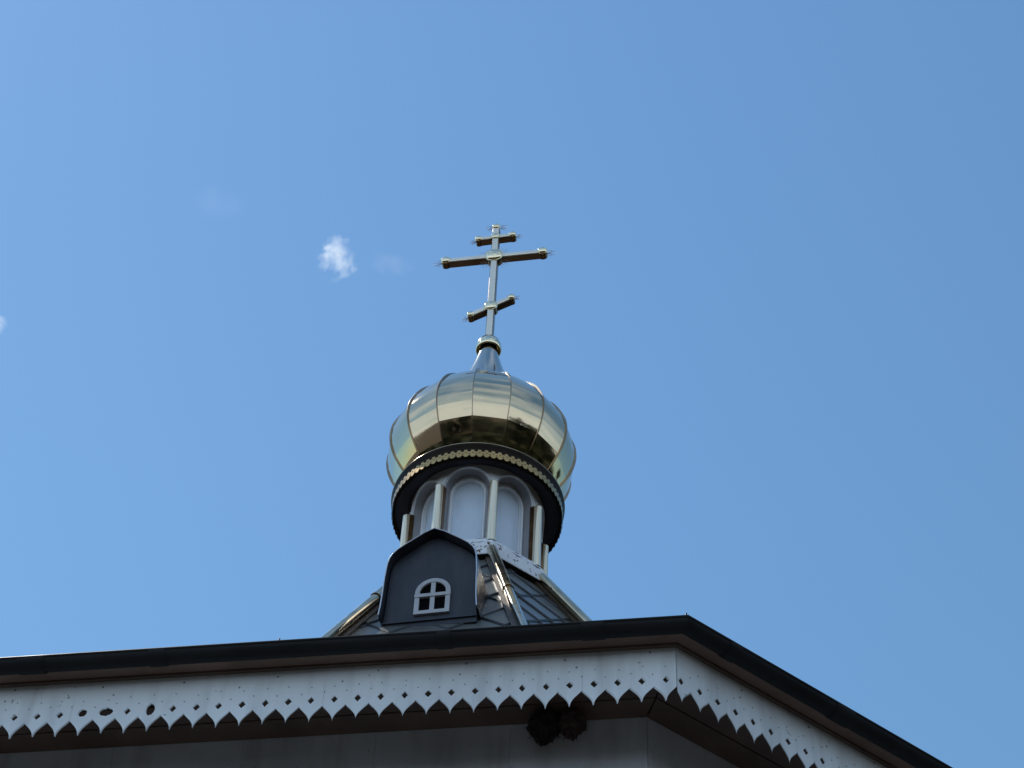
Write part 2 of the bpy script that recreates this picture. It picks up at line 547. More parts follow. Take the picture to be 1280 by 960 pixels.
def nails(az, hw, s0, parent):
    mb = MB()
    T = Vector((math.cos(az), math.sin(az), 0))
    Nn = azd(az)
    def head(x, z, r_):
        c = face_pt(az, x, INV + 0.001, z)
        vs = [c + (T * math.cos(q) + Vector((0, 0, 1)) * math.sin(q)) * r_ for q in [PI * i / 3 for i in range(6)]]
        vs2 = [v + Nn * 0.002 for v in vs]
        mb.add(vs + vs2, [tuple(range(6, 12))] + [(i, (i + 1) % 6, 6 + (i + 1) % 6, 6 + i) for i in range(6)])
    c = -33
    while c < 1:
        x = s0 + c * PITCHV
        if abs(x) < hw - .02:
            head(x + rng.uniform(-.006, .006), 5.372 + rng.uniform(-.008, .008), 0.0026)
            head(x + PITCHV / 2 + rng.uniform(-.006, .006), 5.405 + rng.uniform(-.008, .008), 0.0026)
            if c % 4 == 0:
                head(x + rng.uniform(-.03, .03), 5.475 + rng.uniform(-.01, .01), 0.0046)
            if c % 5 == 2:
                head(x + rng.uniform(-.03, .03), 5.425, 0.0042)
        c += 1
    mb.build('nail', M['nail'], parent)['kind'] = 'stuff'
gn = {}
for k in range(8):
    az = N2 + k * PI / 4
    holes = {}
    if k == 7:
        hw_ = INV * math.tan(N8)
        s0_ = hw_ - 0.0405 - 0.5 * PITCHV
        for tx, spec in ((-0.825, (0.0, 0.019, 0.020, 3.1, 0.004)), (-0.728, (0.004, 0.030, 0.021, 7.7, 0.003)), (-0.535, (0.0, 0.019, 0.030, 1.3, 0.002))):
            holes[round((tx - s0_) / PITCHV - 0.5)] = spec
    mb, hw, s0 = make_valance(az, holes)
    ob = mb.build('valance', M['valance'], church, Z)
    if k in (0, 7):
        nm = MB()
        nails(az, hw, s0, ob)
for o in bpy.data.objects:
    if o.name.startswith('nail'):
        o.location.z = Z

# gutter: half-round trough with a rolled lip, swept round the octagon
gt = MB()
prof = []
rg = 0.041
for i in range(13):
    t = PI * i / 12
    prof.append((RE - (rg - rg * math.cos(t)) / RI, ZE - rg * 0.98 * math.sin(t)))
prof_in = [(r_ - 0.0 + (0.0), z_ + 0.003) for r_, z_ in prof][::-1]
prof_all = prof + [(RE - (2 * rg) / RI, ZE + .02)]
for k in range(8):
    a0, a1 = PHI + k * PI / 4, PHI + (k + 1) * PI / 4
    vs, fs = [], []
    for r_, z_ in prof_all:
        vs += [azd(a0, r_, z_), azd(a1, r_, z_)]
    for i in range(len(prof_all) - 1):
        fs.append((2 * i, 2 * i + 1, 2 * i + 3, 2 * i + 2))
    gt.add(vs, fs, True)
gt.tube(oct_ring(RE - 0.002, ZE), 0.007, 8, closed=True)
gutter = gt.build('gutter', M['gutter'], church, Z)
def gutter_joint(az, tpos, length):
    mb = MB()
    vs, fs = [], []
    m_ = 12
    for e_ in (0, 1):
        for i in range(m_ + 1):
            t = PI * i / m_
            d_ = RE * RI - (rg - (rg + .004) * math.cos(t))
            vs.append(face_pt(az, tpos + e_ * length, d_, ZE - (rg + .004) * math.sin(t)))
    for i in range(m_):
        fs.append((i, i + 1, m_ + 2 + i, m_ + 1 + i))
    mb.add(vs, fs, True)
    mb.build('gutter_joint', M['gutter'], gutter, Z)
for az, t, l in ((N1, -1.13, .11), (N1, -0.58, .07), (N1, 0.60, .06), (N1, 1.18, .09), (N2, -1.38, .06), (N2, -0.80, .10), (N2, 0.1, .09)):
    gutter_joint(az, t, l)
for az, t, h in ((N1, -0.042, .022), (N1, 1.597, .024)):
    mb = MB()
    p = face_pt(az, t, RE * RI - 0.004, ZE)
    mb.tube([p, p + Vector((0.0, 0, h * .6)), p + Vector((0.003, 0, h))], [.0055, .004, .0012], 6)
    mb.build('gutter_hook', M['dark_metal'], gutter, Z)

# main roof: shallow, hidden behind the gutter from below
mr = MB()
oct_sweep(mr, [(RE - 0.06, ZE + 0.012), (1.965, 6.99)])
mr.build('main_roof', M['roof'], church, Z)

# steep tent roof of diamond tin shingles
def tent_rad(z):
    return 0.495 + (9.30 - z) / 1.6
ZT0, ZT1 = 6.98, 9.33
tent = MB()
oct_sweep(tent, [(tent_rad(ZT0), ZT0), (tent_rad(ZT1), ZT1)])
slope_len = math.hypot(RI / 1.6, 1.0)
def tent_face_pt(az, t, s, lift=0.0):
    z = 9.30 - s / slope_len
    nrm = (azd(az) + Vector((0, 0, RI / 1.6))).normalized()
    return face_pt(az, t, tent_rad(z) * RI, z) + nrm * lift
def clip_poly(poly, fn):
    out = []
    for i in range(len(poly)):
        p, q = poly[i], poly[(i + 1) % len(poly)]
        fp, fq = fn(p), fn(q)
        if fp >= 0: out.append(p)
        if (fp >= 0) != (fq >= 0):
            u = fp / (fp - fq)
            out.append((p[0] + (q[0] - p[0]) * u, p[1] + (q[1] - p[1]) * u, p[2] + (q[2] - p[2]) * u))
    return out
TA, TB = 0.335, 0.205
sh = MB()
for k in range(8):
    az = N1 + k * PI / 4
    off_t, off_s = (-0.065, 1.497) if k == 0 else ((-0.02, 0.244) if k == 1 else (rng.uniform(-.1, .1), 0.3))
    rows = int(3.0 / TB) + 2
    for j in range(-10, rows):
        for i in range(-6, 7):
            ct = off_t + (i + (0.5 if j % 2 else 0)) * TA
            cs = off_s + j * TB
            # thin shingle: flat at the top, lifted at its lower point
            def lift(t_, s_):
                return 0.004 + 0.012 * (s_ - (cs - TB)) / (2 * TB)
            poly = [(ct, cs - TB, 0), (ct + TA / 2, cs, 0), (ct, cs + TB, 0), (ct - TA / 2, cs, 0)]
            poly = [(p[0], p[1], lift(p[0], p[1])) for p in poly]
            lim = lambda p: (tent_rad(9.30 - p[1] / slope_len) * RI * math.tan(N8) - abs(p[0]))
            for fn in (lambda p: p[1] - 0.0, lambda p: 2.78 - p[1],
                       lambda p: tent_rad(9.30 - p[1] / slope_len) * RI * math.tan(N8) - p[0],
                       lambda p: tent_rad(9.30 - p[1] / slope_len) * RI * math.tan(N8) + p[0]):
                if len(poly) > 2: poly = clip_poly(poly, fn)
            if len(poly) < 3: continue
            jt = rng.uniform(-.0015, .0015)
            T_ = [tent_face_pt(az, p[0], p[1], p[2] + jt) for p in poly]
            Bm = [tent_face_pt(az, p[0], p[1], 0.001) for p in poly]
            m_ = len(poly)
            sh.add(T_, [tuple(range(m_))], mi=0)
            sh.add(T_ + Bm, [(i_, (i_ + 1) % m_, m_ + (i_ + 1) % m_, m_ + i_) for i_ in range(m_)], mi=1)
            # folded lap along the two lower edges, its shadow line put into the dark colour
            lowpt = [(ct - TA / 2, cs), (ct, cs + TB), (ct + TA / 2, cs)]
            for (pa, pb) in ((lowpt[0], lowpt[1]), (lowpt[2], lowpt[1])):
                L_ = tent_rad(9.30 - pa[1] / slope_len) * RI * math.tan(N8) - 0.02
                L2 = tent_rad(9.30 - pb[1] / slope_len) * RI * math.tan(N8) - 0.02
                def okp(p): return abs(p[0]) < tent_rad(9.30 - p[1] / slope_len) * RI * math.tan(N8) - 0.012 and 0.0 < p[1] < 2.78
                seg = [(pa[0] + (pb[0] - pa[0]) * q / 12, pa[1] + (pb[1] - pa[1]) * q / 12) for q in range(13)]
                seg = [p for p in seg if okp(p)]
                if len(seg) > 1:
                    sh.add([tent_face_pt(az, p[0], p[1] - 0.004, lift(*p) + 0.006) for p in seg] +
                           [tent_face_pt(az, p[0], p[1] + 0.010, lift(*p) - 0.002) for p in seg],
                           [(i_, i_ + 1, len(seg) + i_ + 1, len(seg) + i_) for i_ in range(len(seg) - 1)], mi=1)
tent_o = tent.build('tent_roof', M['roof'], church, Z)
sh.build('shingles', [M['tile'], M['lap']], tent_o, Z)

# gold hip caps: a tube over a pair of flashing strips, made of two lengths that overlap
def hip_pts(r0, z0, z1, off):
    nrm = Vector((0, -1, 1 / 1.6)).normalized()
    return [Vector((0, -tent_rad(z_), z_)) + nrm * (off + 0.047) for z_ in (z0, z1)]
hp = MB()
def hip_len(za, zb, r_):
    A_, B_ = hip_pts(0, za, zb, 0.020)
    hp.tube([A_, B_], r_, 18)
hip_len(9.325, 8.50, 0.034)
hip_len(8.50, 6.99, 0.030)
A_, B_ = hip_pts(0, 8.512, 8.488, 0.020)
hp.tube([A_, B_], 0.037, 18)
for sgn in (-1, 1):
    fa = sgn * N8
    tdir = Vector((math.cos(fa), math.sin(fa), 0)) * sgn
    nv = (azd(fa) + Vector((0, 0, RI / 1.6))).normalized()
    p0, p1 = Vector((0, -tent_rad(9.30), 9.30)), Vector((0, -tent_rad(6.99), 6.99))
    hd = (p1 - p0).normalized()
    inw = nv.cross(hd)
    if inw.x * sgn < 0: inw = -inw
    l_ = 0.028
    hp.add([p0 + nv * .036 - inw * .004, p1 + nv * .036 - inw * .004, p1 + nv * l_ + inw * .030, p0 + nv * l_ + inw * .030,
            p0 - nv * .004 + inw * .031, p1 - nv * .004 + inw * .031], [(0, 1, 2, 3), (3, 2, 5, 4)], mi=1)
hip0 = hp.build('hip_cap', [M['gold_old'], M['flange']], tent_o)
hip0.location.z = Z
hip0.rotation_euler.z = PHI
for k in range(1, 8):
    copy_part(hip0, PHI + k * PI / 4, tent_o)

# octagonal white skirt at the foot of the drum
sk = MB()
RS = 0.5526
oct_sweep(sk, [(RS - 0.004, 9.311), (RS, 9.315), (RS, 9.419), (RS - 0.005, 9.424), (0.487, 9.515), (0.45, 9.53)])
skirt = sk.build('drum_skirt', M['rusty'], church, Z)
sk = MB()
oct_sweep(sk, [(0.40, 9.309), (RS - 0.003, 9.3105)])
sk.build('skirt_underside', M['brown_dark'], skirt, Z)  # underside coloured near-black brown

# drum with eight arched niches
R0, R1, R2 = 0.465, 0.385, 0.366
ZB, ZTOP, SPR = 9.50, 10.235, 10.030
dr = MB()
pn = MB()
HA = N8
def arch_path(hw_, k_, vr=None):
    vr = vr or hw_
    pts = [(-hw_, ZB)]
    for i in range(k_ + 1):
        t = PI * (1 - i / k_)
        pts.append((hw_ * math.cos(t), SPR + vr * math.sin(t)))
    pts.append((hw_, ZB))
    return pts
def cyl(s_, z_, rad, az):
    return azd(az + s_ / R0, rad, z_)
KA = 24
po = arch_path(0.173, KA, 0.168)
pm = arch_path(0.164, KA, 0.160)
for k in range(8):
    az = N1 + k * PI / 4
    hb = R0 * HA
    # spandrel above the arch
    top = [cyl(p[0], ZTOP, R0, az) for p in po[1:-1]]
    low = [cyl(p[0], p[1], R0, az) for p in po[1:-1]]
    m_ = len(top)
    dr.add(low + top, [(i, i + 1, m_ + i + 1, m_ + i) for i in range(m_ - 1)], True)
    # piers left and right
    for sgn in (-1, 1):
        xs = [0.173 * sgn, (0.173 + hb) / 2 * sgn, hb * sgn]
        dr.add([cyl(x, z, R0, az) for z in (ZB, ZTOP) for x in xs], [(0, 1, 4, 3), (1, 2, 5, 4)], True)
    # rounded moulding then deep reveal
    mid = [cyl(p[0], p[1], R0 + 0.006, az) for p in po]
    a_ = [cyl(p[0], p[1], R0, az) for p in po]
    b_ = [cyl(p[0], p[1], R0 - 0.012, az) for p in pm]
    c_ = [cyl(p[0], p[1], R1, az) for p in pm]
    m_ = len(a_)
    dr.add(a_ + b_, [(i, i + 1, m_ + i + 1, m_ + i) for i in range(m_ - 1)], False)
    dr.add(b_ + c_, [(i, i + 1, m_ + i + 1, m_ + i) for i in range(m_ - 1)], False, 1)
    # raised inner frame
    pi_ = arch_path(0.136, KA, 0.118)
    pi2 = arch_path(0.130, KA, 0.112)
    d_ = [cyl(p[0], p[1], R1 + 0.002, az) for p in pi_]
    e_ = [cyl(p[0], p[1], R2, az) for p in pi2]
    dr.add(c_ + d_, [(i, i + 1, m_ + i + 1, m_ + i) for i in range(m_ - 1)], False)
    dr.add(d_ + e_, [(i, i + 1, m_ + i + 1, m_ + i) for i in range(m_ - 1)], False)
    dr.tube([cyl(p[0], p[1], R1 + 0.002, az) for p in arch_path(0.143, KA, 0.125)], 0.010, 6, cap=False)
    dr.tube([cyl(p[0], p[1], R0 + 0.001, az) for p in arch_path(0.173, KA, 0.168)], 0.005, 6, cap=False)
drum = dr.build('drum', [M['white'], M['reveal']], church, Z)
# niche panel (flat sheet), one child per niche
pi2 = arch_path(0.134, KA, 0.116)
for pa_, pb_ in zip(pi2[1:-2], pi2[2:-1]):
    pn.add([azd(pa_[0] / R0, R2 - 0.002, ZB), azd(pb_[0] / R0, R2 - 0.002, ZB), azd(pb_[0] / R0, R2 - 0.002, pb_[1]), azd(pa_[0] / R0, R2 - 0.002, pa_[1])], [(0, 1, 2, 3)], True)
p0 = pn.build('niche_panel', M['panel'], drum)
p0.location.z = Z
p0.rotation_euler.z = N1
for k in range(1, 8):
    copy_part(p0, N1 + k * PI / 4, drum)

# gold columns between the niches
cm = MB()
prof = [(0.0335, 9.47), (0.0325, 9.50), (0.0315, 9.53), (0.0290, 10.02), (0.0300, 10.030), (0.0300, 10.036), (0.0001, 10.037)]
cvs = MB()
cvs.lathe(prof, 20)
for i, v in enumerate(cvs.v):
    cvs.v[i] = (v[0], v[1] - 0.490, v[2])
col0 = cvs.build('column', M['column'], church)
col0.location.z = Z
col0.rotation_euler.z = PHI
bk = MB()
bk.box((-0.030, -0.476, 9.485), (0.060, 0, 0), (0, 0.03, 0), (0, 0, 0.552))
back0 = bk.build('column_backing', M['backing'], col0)
for k in range(1, 8):
    c_ = copy_part(col0, PHI + k * PI / 4, church)
    copy_part(back0, 0, c_)

# dark cornice
co = MB()
co.lathe([(0.574, 10.215), (0.574, 10.150), (0.590, 10.150), (0.592, 10.225), (0.602, 10.262), (0.607, 10.270), (0.607, 10.281), (0.598, 10.290), (0.50, 10.312)], 128)
cornice = co.build('cornice', M['dark_metal'], church, Z)
cs_ = MB()
cs_.lathe([(0.46, 10.222), (0.48, 10.206), (0.50, 10.200), (0.5745, 10.196)], 96)
cs_.build('cornice_soffit', M['soffit_metal'], cornice, Z)
rim = MB()
rim.tube([azd(2 * PI * i / 96, 0.606, 10.285) for i in range(96)], 0.0045, 6, closed=True)
rim.build('rim', M['gold_old'], cornice, Z)
# pierced gold lace band
LACE = ["1100000111"] * 4 + ["1111111111"] * 2 + ["0111111110"] * 2 + ["1111111111"] + ["1111001111"] * 2 + ["1111111111"] * 2 + ["1111001111", "1110000111", "1110000111", "1100000011"]
lc = MB()
NP = 80
hl = 0.068
for q in range(NP):
    for rI, row in enumerate(LACE):
        i = 0
        while i < 10:
            if row[i] == '1':
                j = i
                while j < 10 and row[j] == '1': j += 1
                aa, ab = 2 * PI * (q + i / 10) / NP, 2 * PI * (q + j / 10) / NP
                zt_, zb_ = 10.226 - hl * rI / len(LACE), 10.226 - hl * (rI + 1) / len(LACE)
                lc.add([azd(aa, .5975, zb_), azd(ab, .5975, zb_), azd(ab, .5975, zt_), azd(aa, .5975, zt_)], [(0, 1, 2, 3)])
                i = j
            else:
                i += 1
lc.build('lace_band', M['lace_gold'], cornice, Z)

# onion dome: sixteen panels, flat across and curved upwards
DP = [(10.300, .425), (10.38, .503), (10.47, .570), (10.584, .634), (10.70, .6685), (10.80, .6755), (10.917, .655), (11.096, .570), (11.263, .426), (11.414, .260), (11.52, .200)]
def catmull(P, per=8):
    out = []
    for i in range(len(P) - 1):
        p0_, p1_, p2_, p3_ = P[max(i - 1, 0)], P[i], P[i + 1], P[min(i + 2, len(P) - 1)]
        for j in range(per):
            t = j / per
            out.append(tuple(0.5 * ((2 * p1_[c]) + (-p0_[c] + p2_[c]) * t + (2 * p0_[c] - 5 * p1_[c] + 4 * p2_[c] - p3_[c]) * t * t + (-p0_[c] + 3 * p1_[c] - 3 * p2_[c] + p3_[c]) * t ** 3) for c in (0, 1)))
    out.append(P[-1])
    return out
DC = catmull(DP)
SEAM = R(-6.4)
dm = MB()
for k in range(16):
    a0, a1 = SEAM + k * PI / 8, SEAM + (k + 1) * PI / 8
    dz = rng.uniform(-.006, .006)
    dr_ = rng.uniform(-.002, .002)
    NW = 4
    # the sheet was bent by hand: gentle arcs that meet in faint creases
    cuts = [0] + sorted(min(len(DC) - 2, max(2, c + rng.choice((-1, 0, 0, 1)))) for c in (14, 22, 30, 36, 43, 50, 58, 66)) + [len(DC) - 1]
    for c0, c1 in zip(cuts[:-1], cuts[1:]):
        if c1 - c0 < 2: continue
        vs, fs = [], []
        for i in range(c0, c1 + 1):
            u_ = (i - c0) / (c1 - c0)
            z_, r_ = DC[i]
            ch = (DC[c0][0] + (DC[c1][0] - DC[c0][0]) * u_, DC[c0][1] + (DC[c1][1] - DC[c0][1]) * u_)
            z_, r_ = z_ * .62 + ch[0] * .38, r_ * .62 + ch[1] * .38
            for j in range(NW + 1):
                u = j / NW
                p = azd(a0, r_, z_).lerp(azd(a1, r_, z_), u)
                am = (a0 + a1) / 2
                bul = (1 - (2 * u - 1) ** 2) * (0.004 + dr_) * min(1, r_ / .4)
                vs.append(p + azd(am, bul))
        for i in range(c1 - c0):
            for j in range(NW):
                q = i * (NW + 1) + j
                fs.append((q, q + 1, q + NW + 2, q + NW + 1))
        dm.add(vs, fs, True)
dome = dm.build('dome', M['gold_dome'], church, Z)
se = MB()
for x0_, x1_ in ((-.0028, .0028),):
    ins = [Vector((x0_, -(r_ - .004), z_)) for z_, r_ in DC]
    vs = []
    for i_, (z_, r_) in enumerate(DC):
        za, ra = DC[max(i_ - 1, 0)]; zb, rb_ = DC[min(i_ + 1, len(DC) - 1)]
        nn = Vector((0, -(zb - za), -(rb_ - ra) * -1)).normalized()
        nn = Vector((0, -(zb - za), -(rb_ - ra))).normalized()
        c_ = Vector((0, -r_, z_))
        for x_, h_ in ((x0_, -.004), (x0_, .010), (x1_, .010), (x1_, -.004)):
            vs.append(c_ + nn * h_ + Vector((x_, 0, 0)))
    fs_ = []
    for i_ in range(len(DC) - 1):
        for q_ in range(3):
            fs_.append((4 * i_ + q_, 4 * i_ + 4 + q_, 4 * i_ + 5 + q_, 4 * i_ + 1 + q_))
    se.add(vs, fs_, False)
s0o = se.build('seam', M['seam'], dome)
s0o.location.z = Z
s0o.rotation_euler.z = SEAM
for k in range(1, 16):
    copy_part(s0o, SEAM + k * PI / 8, dome)

# neck and bell-shaped collar under the cross
nk = MB()
nk.lathe([(0.215, 11.49), (0.172, 11.60), (0.141, 11.70), (0.117, 11.78), (0.092, 11.88), (0.076, 11.95), (0.066, 12.02), (0.06, 12.06), (0.03, 12.08)], 48)
nk.build('dome_neck', M['neck'], church, Z)
cl = MB()
cl.lathe([(0.028, 12.135), (0.055, 12.125), (0.082, 12.095), (0.097, 12.050), (0.100, 12.015), (0.097, 11.994), (0.090, 11.988), (0.083, 11.993), (0.080, 12.015), (0.074, 12.06), (0.05, 12.09), (0.02, 12.095)], 48)
cl.build('collar', M['gold'], church, Z)

# the cross, parallel to the left face of the octagon
TX = Vector((math.cos(N1), math.sin(N1), 0))
NX = azd(N1)
UP = Vector((0, 0, 1))
def bar(mb, pa, pb, hw_, hd, ch):
    """square tube from pa to pb with chamfered front and back edges"""
    pa, pb = Vector(pa), Vector(pb)
    d = (pb - pa).normalized()
    s_ = NX.cross(d).normalized()
    sec = [(-hw_, -hd), (hw_, -hd), (hw_, hd - ch), (hw_ - ch, hd), (-hw_ + ch, hd), (-hw_, hd - ch)]
    vs = [p + s_ * x + NX * y for p in (pa, pb) for x, y in sec]
    m_ = 6
    mb.add(vs, [(i, (i + 1) % m_, m_ + (i + 1) % m_, m_ + i) for i in range(m_)] + [tuple(range(m_))[::-1], tuple(range(m_, 2 * m_))], mi=1)
    # bright half-oval strip down the front
    sec = [(-hw_ * .86 , hd - .001), (-hw_ * .76, hd + .005), (-hw_ * .4, hd + .0075), (hw_ * .4, hd + .0075), (hw_ * .76, hd + .005), (hw_ * .86, hd - .001)]
    vs = [p + s_ * x + NX * y for p in (pa, pb) for x, y in sec]
    mb.add(vs, [(i, i + 1, m_ + i + 1, m_ + i) for i in range(m_ - 1)], False)
def ball(mb, c, r_, depth=0.8, n=20, m_=8):
    """domed boss on the front of the cross with a flat rim"""
    c = Vector(c)
    vs, fs = [], []
    for i in range(m_ + 1):
        t = PI / 2 * i / m_
        for j in range(n):
            q = 2 * PI * j / n
            vs.append(c + (TX * math.cos(q) + UP * math.sin(q)) * r_ * math.cos(t) + NX * r_ * depth * math.sin(t))
    for i in range(m_):
        for j in range(n):
            fs.append((i * n + j, i * n + (j + 1) % n, (i + 1) * n + (j + 1) % n, (i + 1) * n + j))
    mb.add(vs, fs, True)
def disc(mb, c, r_, y0, y1, n=24, mi=0):
    c = Vector(c)
    ring = [(TX * math.cos(2 * PI * j / n) + UP * math.sin(2 * PI * j / n)) * r_ for j in range(n)]
    vs = [c + p + NX * y0 for p in ring] + [c + p + NX * y1 for p in ring]
    mb.add(vs, [tuple(range(n))[::-1], tuple(range(n, 2 * n))], mi=mi)
    mb.add(vs, [(j, (j + 1) % n, n + (j + 1) % n, n + j) for j in range(n)], True, mi)
def cp(t, z, y=0.0):
    return TX * t + NX * y + UP * z
HD = 0.030
ps = MB()
bar(ps, cp(0, 12.06), cp(0, 13.54), 0.029, HD, 0.008)
cross = ps.build('cross', [M['gold_pale'], M['bronze']], church, Z)
bars = [('crossbar', (-.395, 13.150), (.391, 13.172), .026, .033), ('upper_crossbar', (-.139, 13.408), (.139, 13.430), .022, .025), ('slanted_footrest', (-.157, 12.424), (.157, 12.602), .024, .024)]
def finial(mb, t, z, dt, dz, sc):
    """open leaf of thin wire at the end of a bar"""
    d = (TX * dt + UP * dz).normalized()
    s_ = (UP * dt - TX * dz).normalized()
    c = cp(t, z)
    for ang, ln in ((0, 1.0), (0.75, .72), (-0.75, .72)):
        dd = d * math.cos(ang) + s_ * math.sin(ang)
        ss = s_ * math.cos(ang) - d * math.sin(ang)
        L_ = sc * ln
        loop = []
        for i in range(13):
            u = i / 12
            loop.append(c + dd * L_ * math.sin(PI * u) + ss * L_ * .30 * math.sin(2 * PI * u))
        mb.tube(loop, 0.0017, 4, smooth=False)
for nm, pa, pb, hw_, rb in bars:
    mb = MB()
    yb = -0.0015
    pA, pB = cp(pa[0], pa[1], yb), cp(pb[0], pb[1], yb)
    bar(mb, pA, pB, hw_, HD - 0.001, 0.008)
    for p in (pa, pb):
        disc(mb, cp(p[0], p[1]), rb * 1.10, -HD - .001, HD - .003, mi=1)
    mb.build(nm, [M['gold_pale'], M['bronze']], cross, Z)
    dt, dz = pb[0] - pa[0], pb[1] - pa[1]
    for p, sg in ((pa, -1), (pb, 1)):
        b = MB()
        ball(b, cp(p[0], p[1], HD + .006), rb * 1.12, .50)
        disc(b, cp(p[0], p[1]), rb * 1.24, HD - .0025, HD + .006)
        b.build('end_ball', M['gold'], cross, Z)
        f_ = MB()
        L_ = math.hypot(dt, dz)
        finial(f_, p[0] + sg * dt / L_ * rb * 1.1, p[1] + sg * dz / L_ * rb * 1.1, sg * dt, sg * dz, rb * 2.0)
        f_.build('finial', M['wire'], cross, Z)
b = MB()
ball(b, cp(0, 13.555, HD + .006), .030, .50)
disc(b, cp(0, 13.555), .033, HD - .0025, HD + .006)
b.build('end_ball', M['gold'], cross, Z)
for dt in (-1, 1):
    f_ = MB()
    finial(f_, dt * .03, 13.565, dt, .5, .062)
    f_.build('finial', M['wire'], cross, Z)
for z_, r_ in ((13.162, .073), (12.508, .053), (13.419, .036)):
    b = MB()
    disc(b, cp(0, z_), r_ * .92, -HD - .003, HD + .003, mi=1)
    ball(b, cp(0, z_, HD + .010), r_ * .92, .36, 28)
    disc(b, cp(0, z_), r_ * 1.06, HD + .0035, HD + .010, 32)
    b.build('boss', [M['gold'], M['bronze']], cross, Z)
# thin rays in the four corners of the main crossing
for q in range(4):
    ry = MB()
    for j in range(6):
        aa = R(45 + 90 * q) + (j - 2.5) * R(10.5)
        dd = TX * math.cos(aa) + UP * math.sin(aa)
        s_ = NX.cross(dd)
        l1 = 0.165 - 0.012 * abs(j - 2.5) + (0.012 if j % 2 else 0)
        c0 = cp(0, 13.162)
        ry.add([c0 + dd * .07 + s_ * .0036, c0 + dd * .07 - s_ * .0036, c0 + dd * l1, c0 + dd * .07 + NX * .004], [(0, 1, 2), (0, 2, 3), (1, 3, 2)])
    ry.build('rays', M['wire'], cross, Z)

# ------------------------------------------------------------------ dormer with its arched window
DT = -0.022                      # sideways centre on the left face
DW = 1.20                        # front wall distance from the axis
def hood_outline(grow=0.0):
    pk, kn = 8.868, 8.645
    half = [(0.000, 8.800), (0.06, 8.770), (0.17, 8.688), (0.215, 8.652), (0.245, 8.617), (0.262, 8.580), (0.271, 8.535),
            (0.278, 8.43), (0.281, 8.30), (0.285, 8.20), (0.292, 8.125)]
    return [(-x - grow, z + grow * (0.6 if x < .2 else 0.1)) for x, z in half[::-1]] + [(x + grow, z + grow * (0.6 if x < .2 else 0.1)) for x, z in half[1:]]
ol = hood_outline()
fr = MB()
inn = [(x * .965, z - 0.012 + .0) for x, z in ol]
bl_z = 8.06
poly = [(inn[0][0] * 1.0, bl_z)] + inn + [(inn[-1][0] * 1.0, bl_z)]
front = [face_pt(N1, DT + x, DW, z) for x, z in poly]
back = [face_pt(N1, DT + x, 0.70, z) for x, z in poly]
m_ = len(poly)
fr.add(front, [tuple(range(m_))[::-1]])
fr.add(front + back, [(i, (i + 1) % m_, m_ + (i + 1) % m_, m_ + i) for i in range(m_)])
dormer = fr.build('dormer', M['dormer'], church, Z)
dormer.location = azd(N1, -0.034, 0.0345) + Vector((math.cos(N1), math.sin(N1), 0)) * 0.060
dormer.rotation_euler.z = -0.05
# curved hood: sheet with thickness, standing out past the front
hd = MB()
o1 = hood_outline(0.004)
o0 = hood_outline(-0.003)
m_ = len(o1)
DFR = 1.268
for oo, flip in ((o1, 0), (o0, 1)):
    F = [face_pt(N1, DT + x, DFR - (0.012 if (i in (0, m_ - 1)) else 0), z) for i, (x, z) in enumerate(oo)]
    B = [face_pt(N1, DT + x, 0.72, z) for x, z in oo]
    hd.add(F + B, [(i, i + 1, m_ + i + 1, m_ + i) if not flip else (i, m_ + i, m_ + i + 1, i + 1) for i in range(m_ - 1)], False)
F1 = [face_pt(N1, DT + x, DFR - (0.012 if (i in (0, m_ - 1)) else 0), z) for i, (x, z) in enumerate(o1)]
F0 = [face_pt(N1, DT + x, DFR - (0.012 if (i in (0, m_ - 1)) else 0), z) for i, (x, z) in enumerate(o0)]
hd.add(F1 + F0, [(i, i + 1, m_ + i + 1, m_ + i) for i in range(m_ - 1)])
hr = MB()
hr.tube([face_pt(N1, DT + x, DFR, z) for x, z in hood_outline(0.001)], 0.0042, 6)  # pale bead along the hood edge stands in for its sunlit line
hr.build('hood_glint', M['rim_glint'], dormer, Z)
hd.tube([face_pt(N1, DT, DFR - .003, 8.80), face_pt(N1, DT, DFR - .003, 8.822)], [.006, .002], 6)
hd.build('hood', M['hood'], dormer, Z)
# cover strip at the foot of the front wall
fs_ = MB()
fs_.box(face_pt(N1, DT - .285, DW + .001, 8.100), TX * .57, NX * .010, (0, 0, .010))
for t_ in (-.02, .255):
    fs_.box(face_pt(N1, DT + t_, DW + .002, 8.110), TX * .010, NX * .008, (0, 0, .018))
fs_.build('foot_strip', M['dormer'], dormer, Z)
# window
WC, WH, WB, WS = DT + 0.010, 0.107, 8.150, 8.322
def warch(hw_, bot, k_=20):
    pts = [(-hw_, bot)]
    for i in range(k_ + 1):
        t = PI * (1 - i / k_)
        pts.append((hw_ * math.cos(t), WS + hw_ * math.sin(t)))
    pts.append((hw_, bot))
    return pts
wf = MB()
wo_, wi_ = warch(WH, WB), warch(WH - .028, WB + .026)
dF = DW + 0.016
m_ = len(wo_)
A1 = [face_pt(N1, WC + x, dF, z) for x, z in wo_]
B1 = [face_pt(N1, WC + x, dF, z) for x, z in wi_]
A0 = [face_pt(N1, WC + x, DW, z) for x, z in wo_]
B0 = [face_pt(N1, WC + x, DW, z) for x, z in wi_]
q4 = [(i, (i + 1) % m_, m_ + (i + 1) % m_, m_ + i) for i in range(m_)]
wf.add(A1 + B1, q4)
wf.add(A0 + A1, q4)
wf.add(B1 + B0, q4)
win = wf.build('window_frame', M['frame'], dormer, Z)
mu = MB()
mu.box(face_pt(N1, WC - .0135, DW + .001, WB + .02), TX * .027, NX * .0125, (0, 0, 0.262))
mu.box(face_pt(N1, WC - WH - .002, DW + .001, 8.283), TX * (2 * WH + .004), NX * .0185, (0, 0, 0.025))
mu.build('glazing_bar', M['frame'], dormer, Z)
